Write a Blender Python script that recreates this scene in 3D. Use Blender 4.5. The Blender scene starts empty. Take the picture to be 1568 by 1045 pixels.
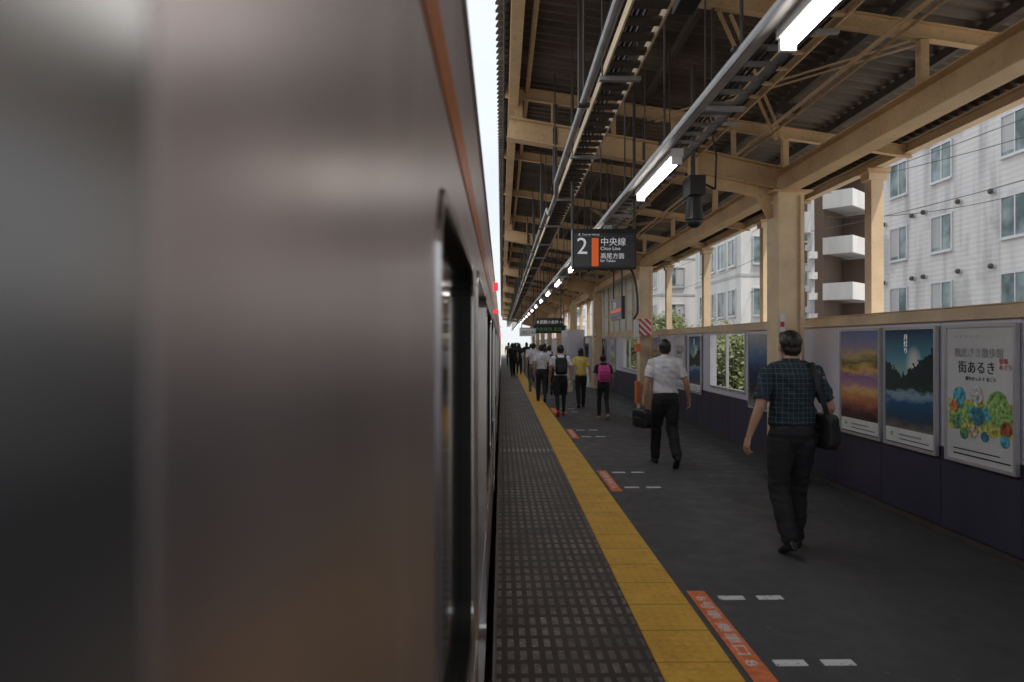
import bpy, math, random
from math import sin, cos, pi, radians
from mathutils import Vector, Matrix, noise
from mathutils.kdtree import KDTree
random.seed(7)
scene = bpy.context.scene
COL = scene.collection

# ------------------------------------------------------------ materials
class G:
    def __init__(s, name):
        s.m = bpy.data.materials.new(name); s.m.use_nodes = True
        s.t = s.m.node_tree; s.n = s.t.nodes; s.l = s.t.links
        s.b = s.n['Principled BSDF']; s._p = None
    def link(s, a, b): s.l.new(a, b)
    def pos(s):
        if s._p is None:
            tc = s.n.new('ShaderNodeTexCoord'); s._p = tc.outputs['Object']
        return s._p
    def xyz(s):
        q = s.n.new('ShaderNodeSeparateXYZ'); s.link(s.pos(), q.inputs[0]); return q.outputs
    def m_(s, op, a, b=None, c=None):
        q = s.n.new('ShaderNodeMath'); q.operation = op
        for i, v in enumerate((a, b, c)):
            if v is None: continue
            if isinstance(v, (int, float)): q.inputs[i].default_value = v
            else: s.link(v, q.inputs[i])
        return q.outputs[0]
    def noise(s, scale, detail=4, vscale=None, rough=.55):
        q = s.n.new('ShaderNodeTexNoise'); q.inputs['Scale'].default_value = scale
        q.inputs['Detail'].default_value = detail; q.inputs['Roughness'].default_value = rough
        v = s.pos()
        if vscale:
            mp = s.n.new('ShaderNodeMapping'); mp.inputs['Scale'].default_value = vscale
            s.link(v, mp.inputs[0]); v = mp.outputs[0]
        s.link(v, q.inputs['Vector']); return q.outputs['Fac']
    def ramp(s, f, stops):
        q = s.n.new('ShaderNodeValToRGB'); e = q.color_ramp.elements
        while len(e) < len(stops): e.new(.5)
        for i, (p, c) in enumerate(stops):
            e[i].position = p; e[i].color = (*c, 1) if len(c) == 3 else c
        s.link(f, q.inputs[0]); return q.outputs[0]
    def mix(s, f, a, b):
        q = s.n.new('ShaderNodeMix'); q.data_type = 'RGBA'
        for i, v in ((0, f), (6, a), (7, b)):
            if isinstance(v, (int, float)): q.inputs[i].default_value = v
            elif isinstance(v, tuple): q.inputs[i].default_value = (*v, 1)
            else: s.link(v, q.inputs[i])
        return q.outputs[2]
    def col(s, v):
        if isinstance(v, tuple): s.b.inputs['Base Color'].default_value = (*v, 1)
        else: s.link(v, s.b.inputs['Base Color'])
    def rough(s, v):
        if isinstance(v, (int, float)): s.b.inputs['Roughness'].default_value = v
        else: s.link(v, s.b.inputs['Roughness'])
    def bump(s, h, strength=.3, dist=.01):
        q = s.n.new('ShaderNodeBump'); q.inputs['Strength'].default_value = strength
        q.inputs['Distance'].default_value = dist
        s.link(h, q.inputs['Height']); s.link(q.outputs[0], s.b.inputs['Normal'])

def simple(name, c, r=.6, metal=0, nz=6, amt=.25, bump=0, bs=60, vs=None, spec=None):
    g = G(name)
    n = g.noise(nz, 5, vs)
    lo = tuple(x*(1-amt) for x in c); hi = tuple(min(1, x*(1+amt)) for x in c)
    g.col(g.ramp(n, [(.3, lo), (.7, hi)]))
    g.rough(r); g.b.inputs['Metallic'].default_value = metal
    if spec is not None: g.b.inputs['Specular IOR Level'].default_value = spec
    if bump: g.bump(g.noise(bs, 3), bump, .004)
    return g.m

def emis(name, c, s):
    g = G(name); g.col(c)
    g.b.inputs['Emission Color'].default_value = (*c, 1)
    g.b.inputs['Emission Strength'].default_value = s
    return g.m

M = {}
# stainless train skin
g = G('stainless'); g.b.inputs['Metallic'].default_value = .93
g.col(g.ramp(g.noise(2, 4, (1, 3, .4)), [(.3, (.55, .495, .515)), (.7, (.65, .59, .61))]))
g.rough(g.m_('MULTIPLY_ADD', g.noise(3, 4, (1, 2, .6)), .09, .27))
g.bump(g.noise(5, 3, (1, 1.5, 1)), .10, .01); M['steel'] = g.m
M['steel2'] = simple('stainless_trim', (.55, .53, .54), .25, 1, amt=.1)
M['orange_band'] = simple('orange_band', (.62, .19, .045), .3, .3, amt=.15)
g = G('train_glass'); g.col((.012, .014, .016)); g.rough(.08); M['tglass'] = g.m
g = G('train_tinted_glass'); g.col(g.ramp(g.noise(3, 3), [(.3, (.38, .39, .41)), (.7, (.50, .51, .53))])); g.rough(.24); g.b.inputs['Metallic'].default_value = .93; M['tint'] = g.m
M['rubber'] = simple('rubber', (.012, .012, .013), .6)
M['under'] = simple('underframe', (.02, .018, .017), .9)
M['troof'] = simple('train_roof', (.18, .18, .18), .7)
# paints
def paint(name, c, rust=.35, r=.5):
    g = G(name); n = g.noise(2.2, 6); n2 = g.noise(22, 5)
    base = g.ramp(n, [(.3, tuple(x*.80 for x in c)), (.7, tuple(x*1.10 for x in c))])
    f = g.m_('MULTIPLY', g.ramp(n2, [(.56, (0, 0, 0)), (.72, (1, 1, 1))]), rust)
    g.col(g.mix(f, base, (c[0]*.32, c[1]*.24, c[2]*.22))); g.rough(r)
    g.bump(n2, .15, .003); return g.m
M['beige'] = paint('beige_paint', (.72, .505, .29), .35)
M['beige2'] = paint('beige_paint_clean', (.80, .61, .40), .18)
M['dkpaint'] = simple('dark_steel_paint', (.075, .062, .055), .55)
M['grey'] = simple('grey_galv', (.40, .40, .42), .45, .4, amt=.2)
M['lgrey'] = simple('light_channel', (.64, .62, .62), .45, .1, amt=.15)
M['black'] = simple('black_plastic', (.018, .018, .020), .4)
M['white'] = simple('white_paint', (.78, .78, .79), .5, amt=.06)
M['alu'] = simple('aluminium_frame', (.60, .60, .62), .35, .5, amt=.08)
g = G('corrugated'); n = g.noise(1.3, 6, (.5, 1.5, 1))
g.col(g.ramp(n, [(.28, (.065, .048, .038)), (.5, (.13, .10, .082)), (.75, (.25, .20, .165))])); g.rough(.45); M['corr'] = g.m
# asphalt
g = G('asphalt'); n = g.noise(.55, 7); n2 = g.noise(140, 3); n3 = g.noise(5, 8)
c = g.mix(g.m_('MULTIPLY', n3, .6), g.ramp(n, [(.3, (.056, .056, .061)), (.7, (.112, .111, .118))]), (.072, .072, .078))
spk = g.ramp(n2, [(.60, (0, 0, 0)), (.72, (1, 1, 1))])
c = g.mix(g.m_('MULTIPLY', spk, .45), c, (.24, .235, .23))
sp2 = g.ramp(g.noise(13, 2), [(.70, (0, 0, 0)), (.73, (1, 1, 1))])
c = g.mix(g.m_('MULTIPLY', sp2, .3), c, (.34, .34, .34))
g.col(c); g.rough(g.ramp(n3, [(.3, (.42,)*3), (.7, (.72,)*3)])); g.bump(n2, .5, .004); M['asphalt'] = g.m
# slat edge strip
g = G('edge_slats'); x, y, z = g.xyz()
fx = g.m_('FRACT', g.m_('DIVIDE', x, .0655))
fy = g.m_('FRACT', g.m_('DIVIDE', y, .145))
dash = g.m_('MULTIPLY', g.m_('GREATER_THAN', fx, .48), g.m_('LESS_THAN', fy, .68))
n = g.noise(3, 6); n2 = g.noise(45, 3)
lite = g.ramp(n2, [(.3, (.18, .15, .14)), (.60, (.32, .275, .26)), (.75, (.7, .67, .64))])
drk = g.ramp(n, [(.3, (.024, .018, .017)), (.7, (.065, .052, .048))])
band = g.m_('LESS_THAN', g.m_('ABSOLUTE', g.m_('SUBTRACT', g.m_('FRACT', g.m_('DIVIDE', g.m_('ADD', y, 1.55), 12.0)), .985)), .012)
wear = g.ramp(g.noise(2.1, 5), [(.40, (.3,)*3), (.65, (1,)*3)])
c = g.mix(g.m_('MULTIPLY', dash, wear), drk, lite)
c = g.mix(g.m_('MULTIPLY', g.m_('MULTIPLY', band, dash), .6), c, (.7, .66, .64))
g.col(c); g.rough(.5); g.bump(dash, .8, .006); M['slats'] = g.m
# tactile yellow
g = G('tactile_yellow'); x, y, z = g.xyz()
xs = g.m_('SUBTRACT', x, .779)
def dome(g, a, p):
    f = g.m_('SUBTRACT', g.m_('FRACT', g.m_('DIVIDE', a, p)), .5)
    return g.m_('MULTIPLY', f, f)
d = g.m_('ADD', dome(g, xs, .0634), dome(g, y, .0634))
h = g.m_('SUBTRACT', 1.0, g.m_('MULTIPLY', d, 7.0)); h = g.m_('MAXIMUM', h, 0.0); h = g.m_('MINIMUM', h, .5)
seam = g.m_('LESS_THAN', g.m_('FRACT', g.m_('DIVIDE', y, .3804)), .022)
n = g.noise(4, 7); n2 = g.noise(30, 4)
base = g.ramp(n, [(.3, (.70, .37, .04)), (.7, (.90, .52, .07))])
base = g.mix(g.m_('MULTIPLY', g.ramp(n2, [(.55, (0,)*3), (.75, (1,)*3)]), .42), base, (.24, .13, .03))
base = g.mix(g.m_('MULTIPLY', h, .45), base, (.92, .60, .12))
base = g.mix(seam, base, (.30, .15, .03))
g.col(base); g.rough(.6); g.bump(h, .7, .008); M['yellow'] = g.m
M['mark_orange'] = simple('marking_orange', (.88, .22, .08), .6, nz=20, amt=.25)
g = G('marking_white'); n = g.noise(35, 6)
g.col(g.ramp(n, [(.33, (.18, .18, .18)), (.43, (.82, .82, .82))])); g.rough(.6); M['mark_white'] = g.m
M['conc'] = simple('concrete', (.25, .24, .23), .85, bump=.3)
# wall panels
M['panel'] = simple('enamel_panel', (.72, .70, .80), .35, nz=1.2, amt=.10)
g = G('navy_panel'); n = g.noise(2, 6, (1, 1, .5))
g.col(g.ramp(n, [(.3, (.036, .034, .060)), (.7, (.060, .056, .092))])); g.rough(.4); M['navy'] = g.m
M['red'] = simple('red_paint', (.6, .03, .03), .4)
M['redlamp'] = emis('red_lamp', (1, .03, .04), 1.6)
M['lamp'] = emis('fluorescent_tube', (1.0, .95, .88), 10)
M['text_w'] = emis('lit_white', (.85, .85, .88), .25)
M['orange_lit'] = emis('lit_orange', (.9, .15, .03), .25)
M['signface'] = simple('sign_face', (.045, .047, .056), .35)
M['green_t'] = simple('sign_green', (.25, .5, .25), .5)
M['ground'] = simple('earth', (.38, .36, .33), .95, nz=.3)
# facade siding
g = G('siding'); x, y, z = g.xyz()
w = g.m_('SINE', g.m_('MULTIPLY', z, 2*pi/.20)); w2 = g.m_('SINE', g.m_('MULTIPLY', y, 2*pi/.32))
n = g.noise(.7, 6, (1, 2.2, .25)); n2 = g.noise(.28, 5)
c = g.ramp(n, [(.30, (.44, .43, .445)), (.48, (.68, .665, .675)), (.7, (.75, .735, .74))])
c = g.mix(g.m_('MULTIPLY', g.ramp(n2, [(.58, (0,)*3), (.64, (1,)*3)]), .5), c, (.32, .32, .33))
c = g.mix(g.m_('MULTIPLY', g.m_('MULTIPLY_ADD', w, .5, .5), .16), c, (.3, .3, .32))
g.col(c); g.rough(.7); g.bump(g.m_('ADD', w, g.m_('MULTIPLY', w2, .3)), .16, .02); M['siding'] = g.m
def wallmat(name, c):
    g = G(name); n = g.noise(.6, 6, (1.5, 1.5, .3))
    g.col(g.ramp(n, [(.3, tuple(v*.75 for v in c)), (.6, c)])); g.rough(.8); return g.m
M['wwhite'] = wallmat('wall_white', (.70, .70, .70)); M['wbrown'] = wallmat('wall_brown', (.16, .11, .085))
M['wgrey'] = wallmat('wall_grey', (.48, .48, .50)); M['wtan'] = wallmat('wall_tan', (.58, .52, .45))
g = G('window_glass'); g.col(g.ramp(g.noise(1.1, 2), [(.35, (.06, .10, .11)), (.65, (.28, .36, .38))])); g.rough(.12); M['wglass'] = g.m
M['dark'] = simple('dark_recess', (.03, .028, .028), .8)
g = G('frosted_pane'); g.col((.75, .78, .78)); g.rough(.5)
g.b.inputs['Transmission Weight'].default_value = .8; g.b.inputs['IOR'].default_value = 1.1; M['frost'] = g.m

# ------------------------------------------------------------ mesh builder
class MB:
    def __init__(s): s.v = []; s.f = []; s.mi = []; s.mats = []
    def mat(s, m):
        m = M[m] if isinstance(m, str) else m
        if m not in s.mats: s.mats.append(m)
        return s.mats.index(m)
    def add(s, vs, fs, m):
        o = len(s.v); s.v += [tuple(v) for v in vs]; k = s.mat(m)
        for f in fs: s.f.append([o+i for i in f]); s.mi.append(k)
    def box(s, x0, x1, y0, y1, z0, z1, m):
        vs = [(x, y, z) for x in (x0, x1) for y in (y0, y1) for z in (z0, z1)]
        s.add(vs, [(0, 1, 3, 2), (4, 6, 7, 5), (0, 4, 5, 1), (2, 3, 7, 6), (0, 2, 6, 4), (1, 5, 7, 3)], m)
    def quad(s, a, b, c, d, m): s.add([a, b, c, d], [(0, 1, 2, 3)], m)
    def beam(s, p0, p1, w, h, m):
        p0 = Vector(p0); p1 = Vector(p1); d = (p1-p0).normalized()
        side = d.cross(Vector((0, 0, 1)))
        if side.length < .01: side = Vector((1, 0, 0))
        side.normalize(); up = side.cross(d)
        vs = []
        for p in (p0, p1):
            for a, b in ((-1, -1), (1, -1), (1, 1), (-1, 1)): vs.append(p+side*w/2*a+up*h/2*b)
        s.add(vs, [(3, 2, 1, 0), (4, 5, 6, 7), (0, 1, 5, 4), (1, 2, 6, 5), (2, 3, 7, 6), (3, 0, 4, 7)], m)
    def ibeam(s, p0, p1, w, h, m, t=.014):
        p0 = Vector(p0); p1 = Vector(p1); d = (p1-p0).normalized()
        side = d.cross(Vector((0, 0, 1)))
        if side.length < .01: side = Vector((1, 0, 0))
        up = side.normalized().cross(d)
        s.beam(p0, p1, t, h-2*t-.002, m)
        for k in (-1, 1): s.beam(p0+up*(h/2-t/2)*k, p1+up*(h/2-t/2)*k, w, t, m)
    def tube(s, p0, p1, r, m, n=10, r2=None):
        p0 = Vector(p0); p1 = Vector(p1); d = (p1-p0).normalized(); r2 = r if r2 is None else r2
        a = d.orthogonal().normalized(); b = d.cross(a); vs = []
        for p, q in ((p0, r), (p1, r2)):
            for i in range(n): t = 2*pi*i/n; vs.append(p+(a*cos(t)+b*sin(t))*q)
        fs = [(i, (i+1) % n, n+(i+1) % n, n+i) for i in range(n)]+[tuple(range(n-1, -1, -1)), tuple(range(n, 2*n))]
        s.add(vs, fs, m)
    def path(s, pts, r, m, n=8):
        for a, b in zip(pts, pts[1:]): s.tube(a, b, r, m, n)
    def ball(s, c, r, m, n=10):
        vs = []; fs = []
        for j in range(1, n):
            for i in range(2*n):
                t = pi*j/n; u = pi*i/n
                vs.append((c[0]+r[0]*sin(t)*cos(u), c[1]+r[1]*sin(t)*sin(u), c[2]+r[2]*cos(t)))
        for j in range(n-2):
            for i in range(2*n): k = (i+1) % (2*n); fs.append((j*2*n+i, (j+1)*2*n+i, (j+1)*2*n+k, j*2*n+k))
        fs.append(tuple(range(2*n))); fs.append(tuple(reversed(range((n-2)*2*n, (n-1)*2*n)))); s.add(vs, fs, m)
    def build(s, name, bevel=0, smooth=False, loc=None, rotz=0):
        me = bpy.data.meshes.new(name); me.from_pydata(s.v, [], s.f)
        for m in s.mats: me.materials.append(m)
        me.polygons.foreach_set('material_index', s.mi)
        if smooth: me.polygons.foreach_set('use_smooth', [True]*len(s.f))
        me.update(); ob = bpy.data.objects.new(name, me); COL.objects.link(ob)
        if bevel:
            b = ob.modifiers.new('bevel', 'BEVEL'); b.width = bevel; b.segments = 2; b.limit_method = 'ANGLE'
        if loc: ob.location = loc
        ob.rotation_euler[2] = rotz
        return ob

def text(body, size, loc, rot, m, parent, name='lettering', sx=1, align='LEFT'):
    cu = bpy.data.curves.new(name, 'FONT'); cu.body = body; cu.size = size; cu.align_x = align
    cu.extrude = .0008; cu.resolution_u = 3
    ob = bpy.data.objects.new(name, cu); COL.objects.link(ob); ob.location = loc; ob.rotation_euler = rot
    ob.scale = (sx, 1, 1); cu.materials.append(M[m] if isinstance(m, str) else m)
    if parent: ob.parent = parent
    return ob
FRONT = (pi/2, 0, 0); WALLR = (pi/2, 0, -pi/2)

# ------------------------------------------------------------ ground, platform
b = MB(); b.quad((-800, -600, -1.25), (800, -600, -1.25), (800, 1200, -1.25), (-800, 1200, -1.25), 'ground'); b.build('ground')
b = MB(); b.box(-.012, 4.0, -8, 90, -1.249, 0, 'asphalt'); b.build('station_platform')
b = MB(); b.box(-.025, .775, -8, 90, .001, .006, 'slats'); b.box(-.045, -.012, -8, 90, -.12, .0005, 'conc'); b.build('platform_edge_strip')
b = MB(); b.box(.779, 1.159, -8, 90, .001, .012, 'yellow'); b.build('tactile_paving')
for i, fe in enumerate([4.43, 8.62, 12.75, 16.9, 21.1]):
    b = MB(); b.box(1.203, 1.320, fe-1.2, fe, .001, .005, 'mark_orange')
    ob = b.build('boarding_marker')
    if i < 3: text("8号車 乗車口 8", .082, (1.232, fe-.10, .0062), (0, 0, -pi/2), 'mark_white', ob, sx=1.75)
    b = MB()
    for yy in (fe-.15, fe-1.03):
        for x0 in (1.378, 1.622): b.box(x0, x0+.16, yy, yy+.062, .001, .005, 'mark_white')
    b.build('queue_marking')
# track
b = MB()
for x in (-.96, -2.03): b.box(x-.035, x+.035, -30, 200, -1.2, -1.08, 'dkpaint')
for i in range(120): b.box(-2.7, -.3, -20+i*.7, -19.76+i*.7, -1.249, -1.2, 'conc')
b.build('railway_track')

# ------------------------------------------------------------ train
SX = -.09
def rr_ray(hw, hh, r, t):
    dx, dz = cos(t), sin(t); lo, hi = 0, 4
    for _ in range(30):
        m = (lo+hi)/2; qx = abs(dx*m)-(hw-r); qz = abs(dz*m)-(hh-r)
        d = math.hypot(max(qx, 0), max(qz, 0))+min(max(qx, qz), 0)-r
        if d > 0: hi = m
        else: lo = m
    return lo
def angs(hw, hh, cell):
    A = set()
    for sx_ in (1, -1):
        for sz in (1, -1):
            A.add(math.atan2(sz*hh, sx_*hw))
            for k in range(9):
                t = pi/2*k/8; r = .09; A.add(math.atan2(sz*(hh-r+r*sin(t)), sx_*(hw-r+r*cos(t))))
    for (py, pz) in cell: A.add(math.atan2(pz, py))
    return sorted(A)
def window_cell(b, y0, y1, z0, z1, hy0, hy1, hz0, hz1, r=.09, depth=.03, x=SX, rim=True, door=False, glass='tglass'):
    cy, cz = (hy0+hy1)/2, (hz0+hz1)/2; hw, hh = (hy1-hy0)/2, (hz1-hz0)/2
    corners = [(y-cy, z-cz) for y in (y0, y1) for z in (z0, z1)]
    A = angs(hw, hh, corners); n = len(A); out = []; inn = []
    for t in A:
        c, s_ = cos(t), sin(t); L = 1e9
        if c > 1e-9: L = min(L, (y1-cy)/c)
        if c < -1e-9: L = min(L, (y0-cy)/c)
        if s_ > 1e-9: L = min(L, (z1-cz)/s_)
        if s_ < -1e-9: L = min(L, (z0-cz)/s_)
        out.append((x, cy+c*L, cz+s_*L)); k = rr_ray(hw, hh, r, t); inn.append((x, cy+c*k, cz+s_*k))
    b.add(out+inn, [(i, (i+1) % n, n+(i+1) % n, n+i) for i in range(n)], 'steel')
    back = [(x-depth, p[1], p[2]) for p in inn]
    b.add(inn+back, [(i, (i+1) % n, n+(i+1) % n, n+i) for i in range(n)], 'steel2' if door else ('rubber' if rim else 'steel'))
    if rim:
        R = []
        for w, dx in ((0, 0), (0, .007), (.022, .007), (.026, 0)):
            for t in A:
                k = rr_ray(hw+w, hh+w, r+w, t); R.append((x+dx, cy+cos(t)*k, cz+sin(t)*k))
        b.add(R, [(j*n+i, j*n+(i+1) % n, (j+1)*n+(i+1) % n, (j+1)*n+i) for j in range(3) for i in range(n)], 'steel2')
    if not door:
        b.add(back, [tuple(range(n))], glass)
    else:
        mid = (hy0+hy1)/2; xx = x-depth
        for (a, c) in ((hy0-.01, mid-.006), (mid+.006, hy1+.01)):
            window_cell(b, a, c, hz0-.01, hz1+.01, a+.12, c-.10, .72, 1.70, .06, .012, xx, rim=False)
        b.box(xx-.02, xx-.004, mid-.02, mid+.02, hz0, hz1, 'rubber')
def car(b, c0):
    doors = [c0+2.45+k*4.75 for k in range(4)]
    ys = c0; ye = c0+19.75
    b.quad((SX, ys, -.06), (SX, ye, -.06), (SX, ye, .02), (SX, ys, .02), 'steel')
    prev = ys
    def plain(a, c, z0, z1):
        if c-a > .001: b.quad((SX, a, z0), (SX, c, z0), (SX, c, z1), (SX, a, z1), 'steel')
    for k, d in enumerate(doors+[None]):
        nxt = d-.07 if d is not None else ye
        w = nxt-prev
        plain(prev, nxt, .02, .60)
        nwin = 2 if w > 2.6 else 1
        if w > 1.0:
            for q in range(nwin):
                a = prev+w*q/nwin; c = prev+w*(q+1)/nwin
                h0, h1 = a+.2, c-.2; gl = 'tglass'; dep = .03; rim = True
                if nwin == 2 and abs(prev+.93) < .05:
                    if q == 0: c = .6; h0, h1 = -.75, .178; gl = 'tint'; dep = .0008; rim = False
                    else: a = .6; h0, h1 = .96, 2.04
                window_cell(b, a, c, .60, 1.95, h0, h1, .76, 1.83, glass=gl, depth=dep, rim=rim)
        else: plain(prev, nxt, .60, 1.95)
        if d is not None:
            window_cell(b, d-.07, d+1.37, .02, 1.95, d, d+1.3, .03, 1.86, .05, .045, door=True)
            prev = d+1.37
    prof = [(SX, 1.95), (SX, 2.40), (SX-.012, 2.47), (SX-.06, 2.56), (SX-.2, 2.66), (SX-.6, 2.74), (-1.5, 2.78), (-2.5, 2.72), (-2.85, 2.55), (-2.91, 2.4), (-2.91, -.06)]
    for (xa, za), (xb, zb) in zip(prof, prof[1:]):
        m = 'steel' if za < 2.5 and xa > -.2 or xa < -2.9 else 'troof'
        b.quad((xa, ys, za), (xa, ye, za), (xb, ye, zb), (xb, ys, zb), m)
    for yy in (ys, ye): b.add([(SX, yy, -.06), (SX, yy, 1.95)]+[(p[0], yy, p[1]) for p in prof[1:]], [tuple(range(12))], 'steel')
    b.box(SX, SX+.004, ys, ye, 2.0, 2.085, 'orange_band')
    b.box(SX, SX+.010, ys, ye, 2.385, 2.405, 'steel2')
    b.box(-2.75, SX-.1, ys+.3, ye-.3, -1.0, -.065, 'under')
    b.box(SX, SX+.006, ys, ye, .55, .562, 'steel2')
    b.box(-2.6, -.3, ye+.001, ye+.249, .1, 2.4, 'rubber')
    d = doors[2]
    b.box(SX, SX+.05, d+.62, d+.70, 2.22, 2.31, 'redlamp')
    b.box(SX, SX+.055, d+.62, d+.70, 1.96, 1.995, 'redlamp')
b = MB()
for c0 in (-24.75, -4.75, 15.25, 35.25, 55.25): car(b, c0)
b.build('commuter_train')
# ------------------------------------------------------------ canopy
def rz(x): return 4.72-.145*x
b = MB()
per = .15; y = -5.0; vs = []; fs = []; XS = (-.03, 1.2, 2.6, 4.0, 4.85); k = 0
tz = [(.0, .022), (.28, .022), (.5, -.022), (.78, -.022)]
while y < 80:
    for t, dz in tz:
        for xi, xx in enumerate(XS):
            e = (-.028 if dz < 0 else .006) if xi == 0 else 0
            vs.append((xx+e, y+t*per, rz(xx)+dz))
        k += 1
    y += per
n = len(XS)
for i in range(k-1):
    for j in range(n-1): fs.append((i*n+j, i*n+j+1, (i+1)*n+j+1, (i+1)*n+j))
b.add(vs, fs, 'corr')
Y0, Y1 = -4.5, 78
CX = 3.30
b.ibeam((.135, Y0, 4.44), (.135, Y1, 4.44), .11, .2, 'beige')
b.beam((.30, Y0, rz(.3)-.12), (.30, Y1, rz(.3)-.12), .045, .09, 'beige')
b.box(.018, .03, Y0, Y1, 4.5, 4.68, 'dkpaint')
for x in (.95, 1.65, 2.35, 3.05, 3.8, 4.4):
    b.beam((x, Y0, rz(x)-.075), (x, Y1, rz(x)-.075), .05, .085, 'dkpaint')
b.ibeam((CX, Y0, 3.49), (CX, Y1, 3.49), .19, .25, 'beige')
b.ibeam((4.75, Y0, 3.89), (4.75, Y1, 3.89), .12, .13, 'beige2')
b.box(4.83, 4.95, Y0, Y1, 3.92, 4.01, 'lgrey')
yr = .1-2.6*2
rafs = []
while yr < Y1:
    rafs.append(yr)
    b.ibeam((.05, yr, rz(.05)-.18), (4.8, yr, rz(4.8)-.18), .075, .13, 'beige', .008); yr += 2.6
for bi, (a, c) in enumerate(zip(rafs, rafs[1:])):
    if bi % 3 == 1:
        for s0, s1 in ((1.7, 3.2), (3.2, 1.7)):
            b.beam((s0, a, rz(s0)-.27), (s1, c, rz(s1)-.27), .035, .01, 'beige')
            b.beam((s0+.09, a, rz(s0)-.29), (s1+.09, c, rz(s1)-.29), .03, .01, 'beige')
    b.beam((.62, a, rz(.62)-.25), (.62, a, 3.45), .05, .05, 'dkpaint')
    b.beam((1.65, a, rz(1.65)-.25), (1.65, a, 3.35), .025, .025, 'dkpaint')
    b.beam((CX, a, 3.62), (CX, a, rz(CX)-.25), .07, .07, 'beige')
main = [7.9+7.8*k for k in range(-1, 9)]
for ym in main:
    b.ibeam((.08, ym, 4.10), (2.3, ym, 3.72), .16, .25, 'beige')
    b.ibeam((2.3, ym, 3.72), (CX-.08, ym, 3.52), .16, .27, 'beige')
    b.beam((2.2, ym+.012, 3.70), (CX-.1, ym+.012, 3.46), .02, .40, 'beige')
    for xx in (.6, 1.3, 2.0, 2.7):
        b.beam((xx, ym, 4.24-.16*xx-.05), (xx, ym, rz(xx)-.2), .05, .05, 'beige')
    b.beam((.2, ym, 4.2), (.2, ym, 4.55), .09, .09, 'beige')
    b.beam((2.2, ym-.09, 3.86), (2.2, ym-.09, 3.56), .12, .02, 'beige')
b.build('platform_canopy', bevel=.003)
# columns
cx = 3.305; cw = .148
for ym in main:
    b = MB()
    w = .17; t = .018; top = 3.345
    b.box(cx-cw, cx+cw, ym-w, ym-w+t, .0, top, 'beige2'); b.box(cx-cw, cx+cw, ym+w-t, ym+w, .0, top, 'beige2')
    b.box(cx+.05, cx+cw, ym-w+t, ym+w-t, .0, top, 'beige2')
    b.box(cx-cw, cx-cw+.015, ym-w+t, ym+w-t, .0, top, 'beige2')
    b.box(cx-.22, cx+.24, ym-.2, ym+.2, top, 3.363, 'beige')
    b.beam((cx-.30, ym, 3.36), (cx-.15, ym, 3.08), .02, .12, 'beige')
    b.box(cx-.17, cx+.17, ym-.185, ym+.185, .001, .06, 'dkpaint')
    b.box(cx+.07, cx+.13, ym-.1715, ym-.1705, .061, .17, 'mark_orange')
    if ym > 7: b.box(cx-.135, cx-.08, ym-.178, ym-.171, 1.75, 1.95, 'white'); b.box(cx-.13, cx-.085, ym-.181, ym-.1785, 1.80, 1.86, M['red'])
    b.tube((cx+.10, ym-w-.02, .06), (cx+.10, ym-w-.02, 3.3), .014, 'beige2', 8)
    b.build('steel_column', bevel=.004)
for i in range(-1, 17):
    yy = 8.63+3.57*i
    b = MB(); b.box(4.67, 4.83, yy-.08, yy+.08, -1.249, 3.82, 'beige2')
    b.box(4.60, 4.90, yy-.13, yy+.13, 3.775, 3.822, 'beige'); b.box(4.63, 4.87, yy-.1, yy+.1, 3.68, 3.773, 'beige2')
    b.build('outer_canopy_post', bevel=.006)

# cable tray ladders
def ladder(name, x0, x1, z, step=.16, m='dkpaint', rm='grey', h=.07, rw=.045):
    b = MB()
    b.box(x0-.012, x0, -4, 75, z, z+h, rm); b.box(x1, x1+.012, -4, 75, z, z+h, rm)
    y = -4
    while y < 50: b.box(x0, x1, y, y+rw, z+.012, z+.03, m); y += step
    y = -3.2
    while y < 75:
        for x in (x0-.02, x1+.02): b.tube((x, y, z), (x, y, rz(x)-.05), .006, 'dkpaint', 5)
        b.box(x0-.04, x1+.04, y-.02, y+.02, z-.03, z-.002, 'grey'); y += 1.95
    for xx in (x0+.04, x0+.07, x0+.105): b.tube((xx, -4, z+.045), (xx, 75, z+.045), .011, 'black', 6)
    b.build(name)
ladder('cable_tray', .70, .90, 3.42, .20, 'dkpaint', 'beige2', rw=.09)
ladder('cable_tray', 1.40, 1.60, 3.22, .22, 'grey', 'dkpaint')
ladder('cable_tray', 2.1, 2.25, 3.75, .3, 'beige', 'beige')
# conduit
b = MB()
b.path([(.58, -4, 3.32), (.58, 7.2, 3.32), (.60, 7.5, 3.24), (.60, 8.6, 3.24), (.60, 8.9, 3.36), (.6, 75, 3.36)], .027, 'grey', 10)
for i in range(30): b.tube((.58, -3+i*2.6, 3.3), (.58, -3+i*2.6, rz(.58)-.1), .008, 'dkpaint', 5); b.box(.54, .62, -3.03+i*2.6, -2.97+i*2.6, 3.285, 3.30, 'dkpaint')
b.build('conduit_pipe')
b = MB()
b.path([(2.9, -4, 3.94), (2.9, 75, 3.94)], .018, 'beige', 8)
b.path([(3.0, -4, 3.94), (3.0, 75, 3.94)], .014, 'beige', 8)
b.path([(1.95, -4, 3.9), (1.95, 50, 3.9)], .014, 'lgrey', 8)
for i in range(28): b.box(2.85, 3.05, -3.5+i*2.6, -3.46+i*2.6, 3.965, 4.06, 'dkpaint')
b.build('conduit_pipe')
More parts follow.
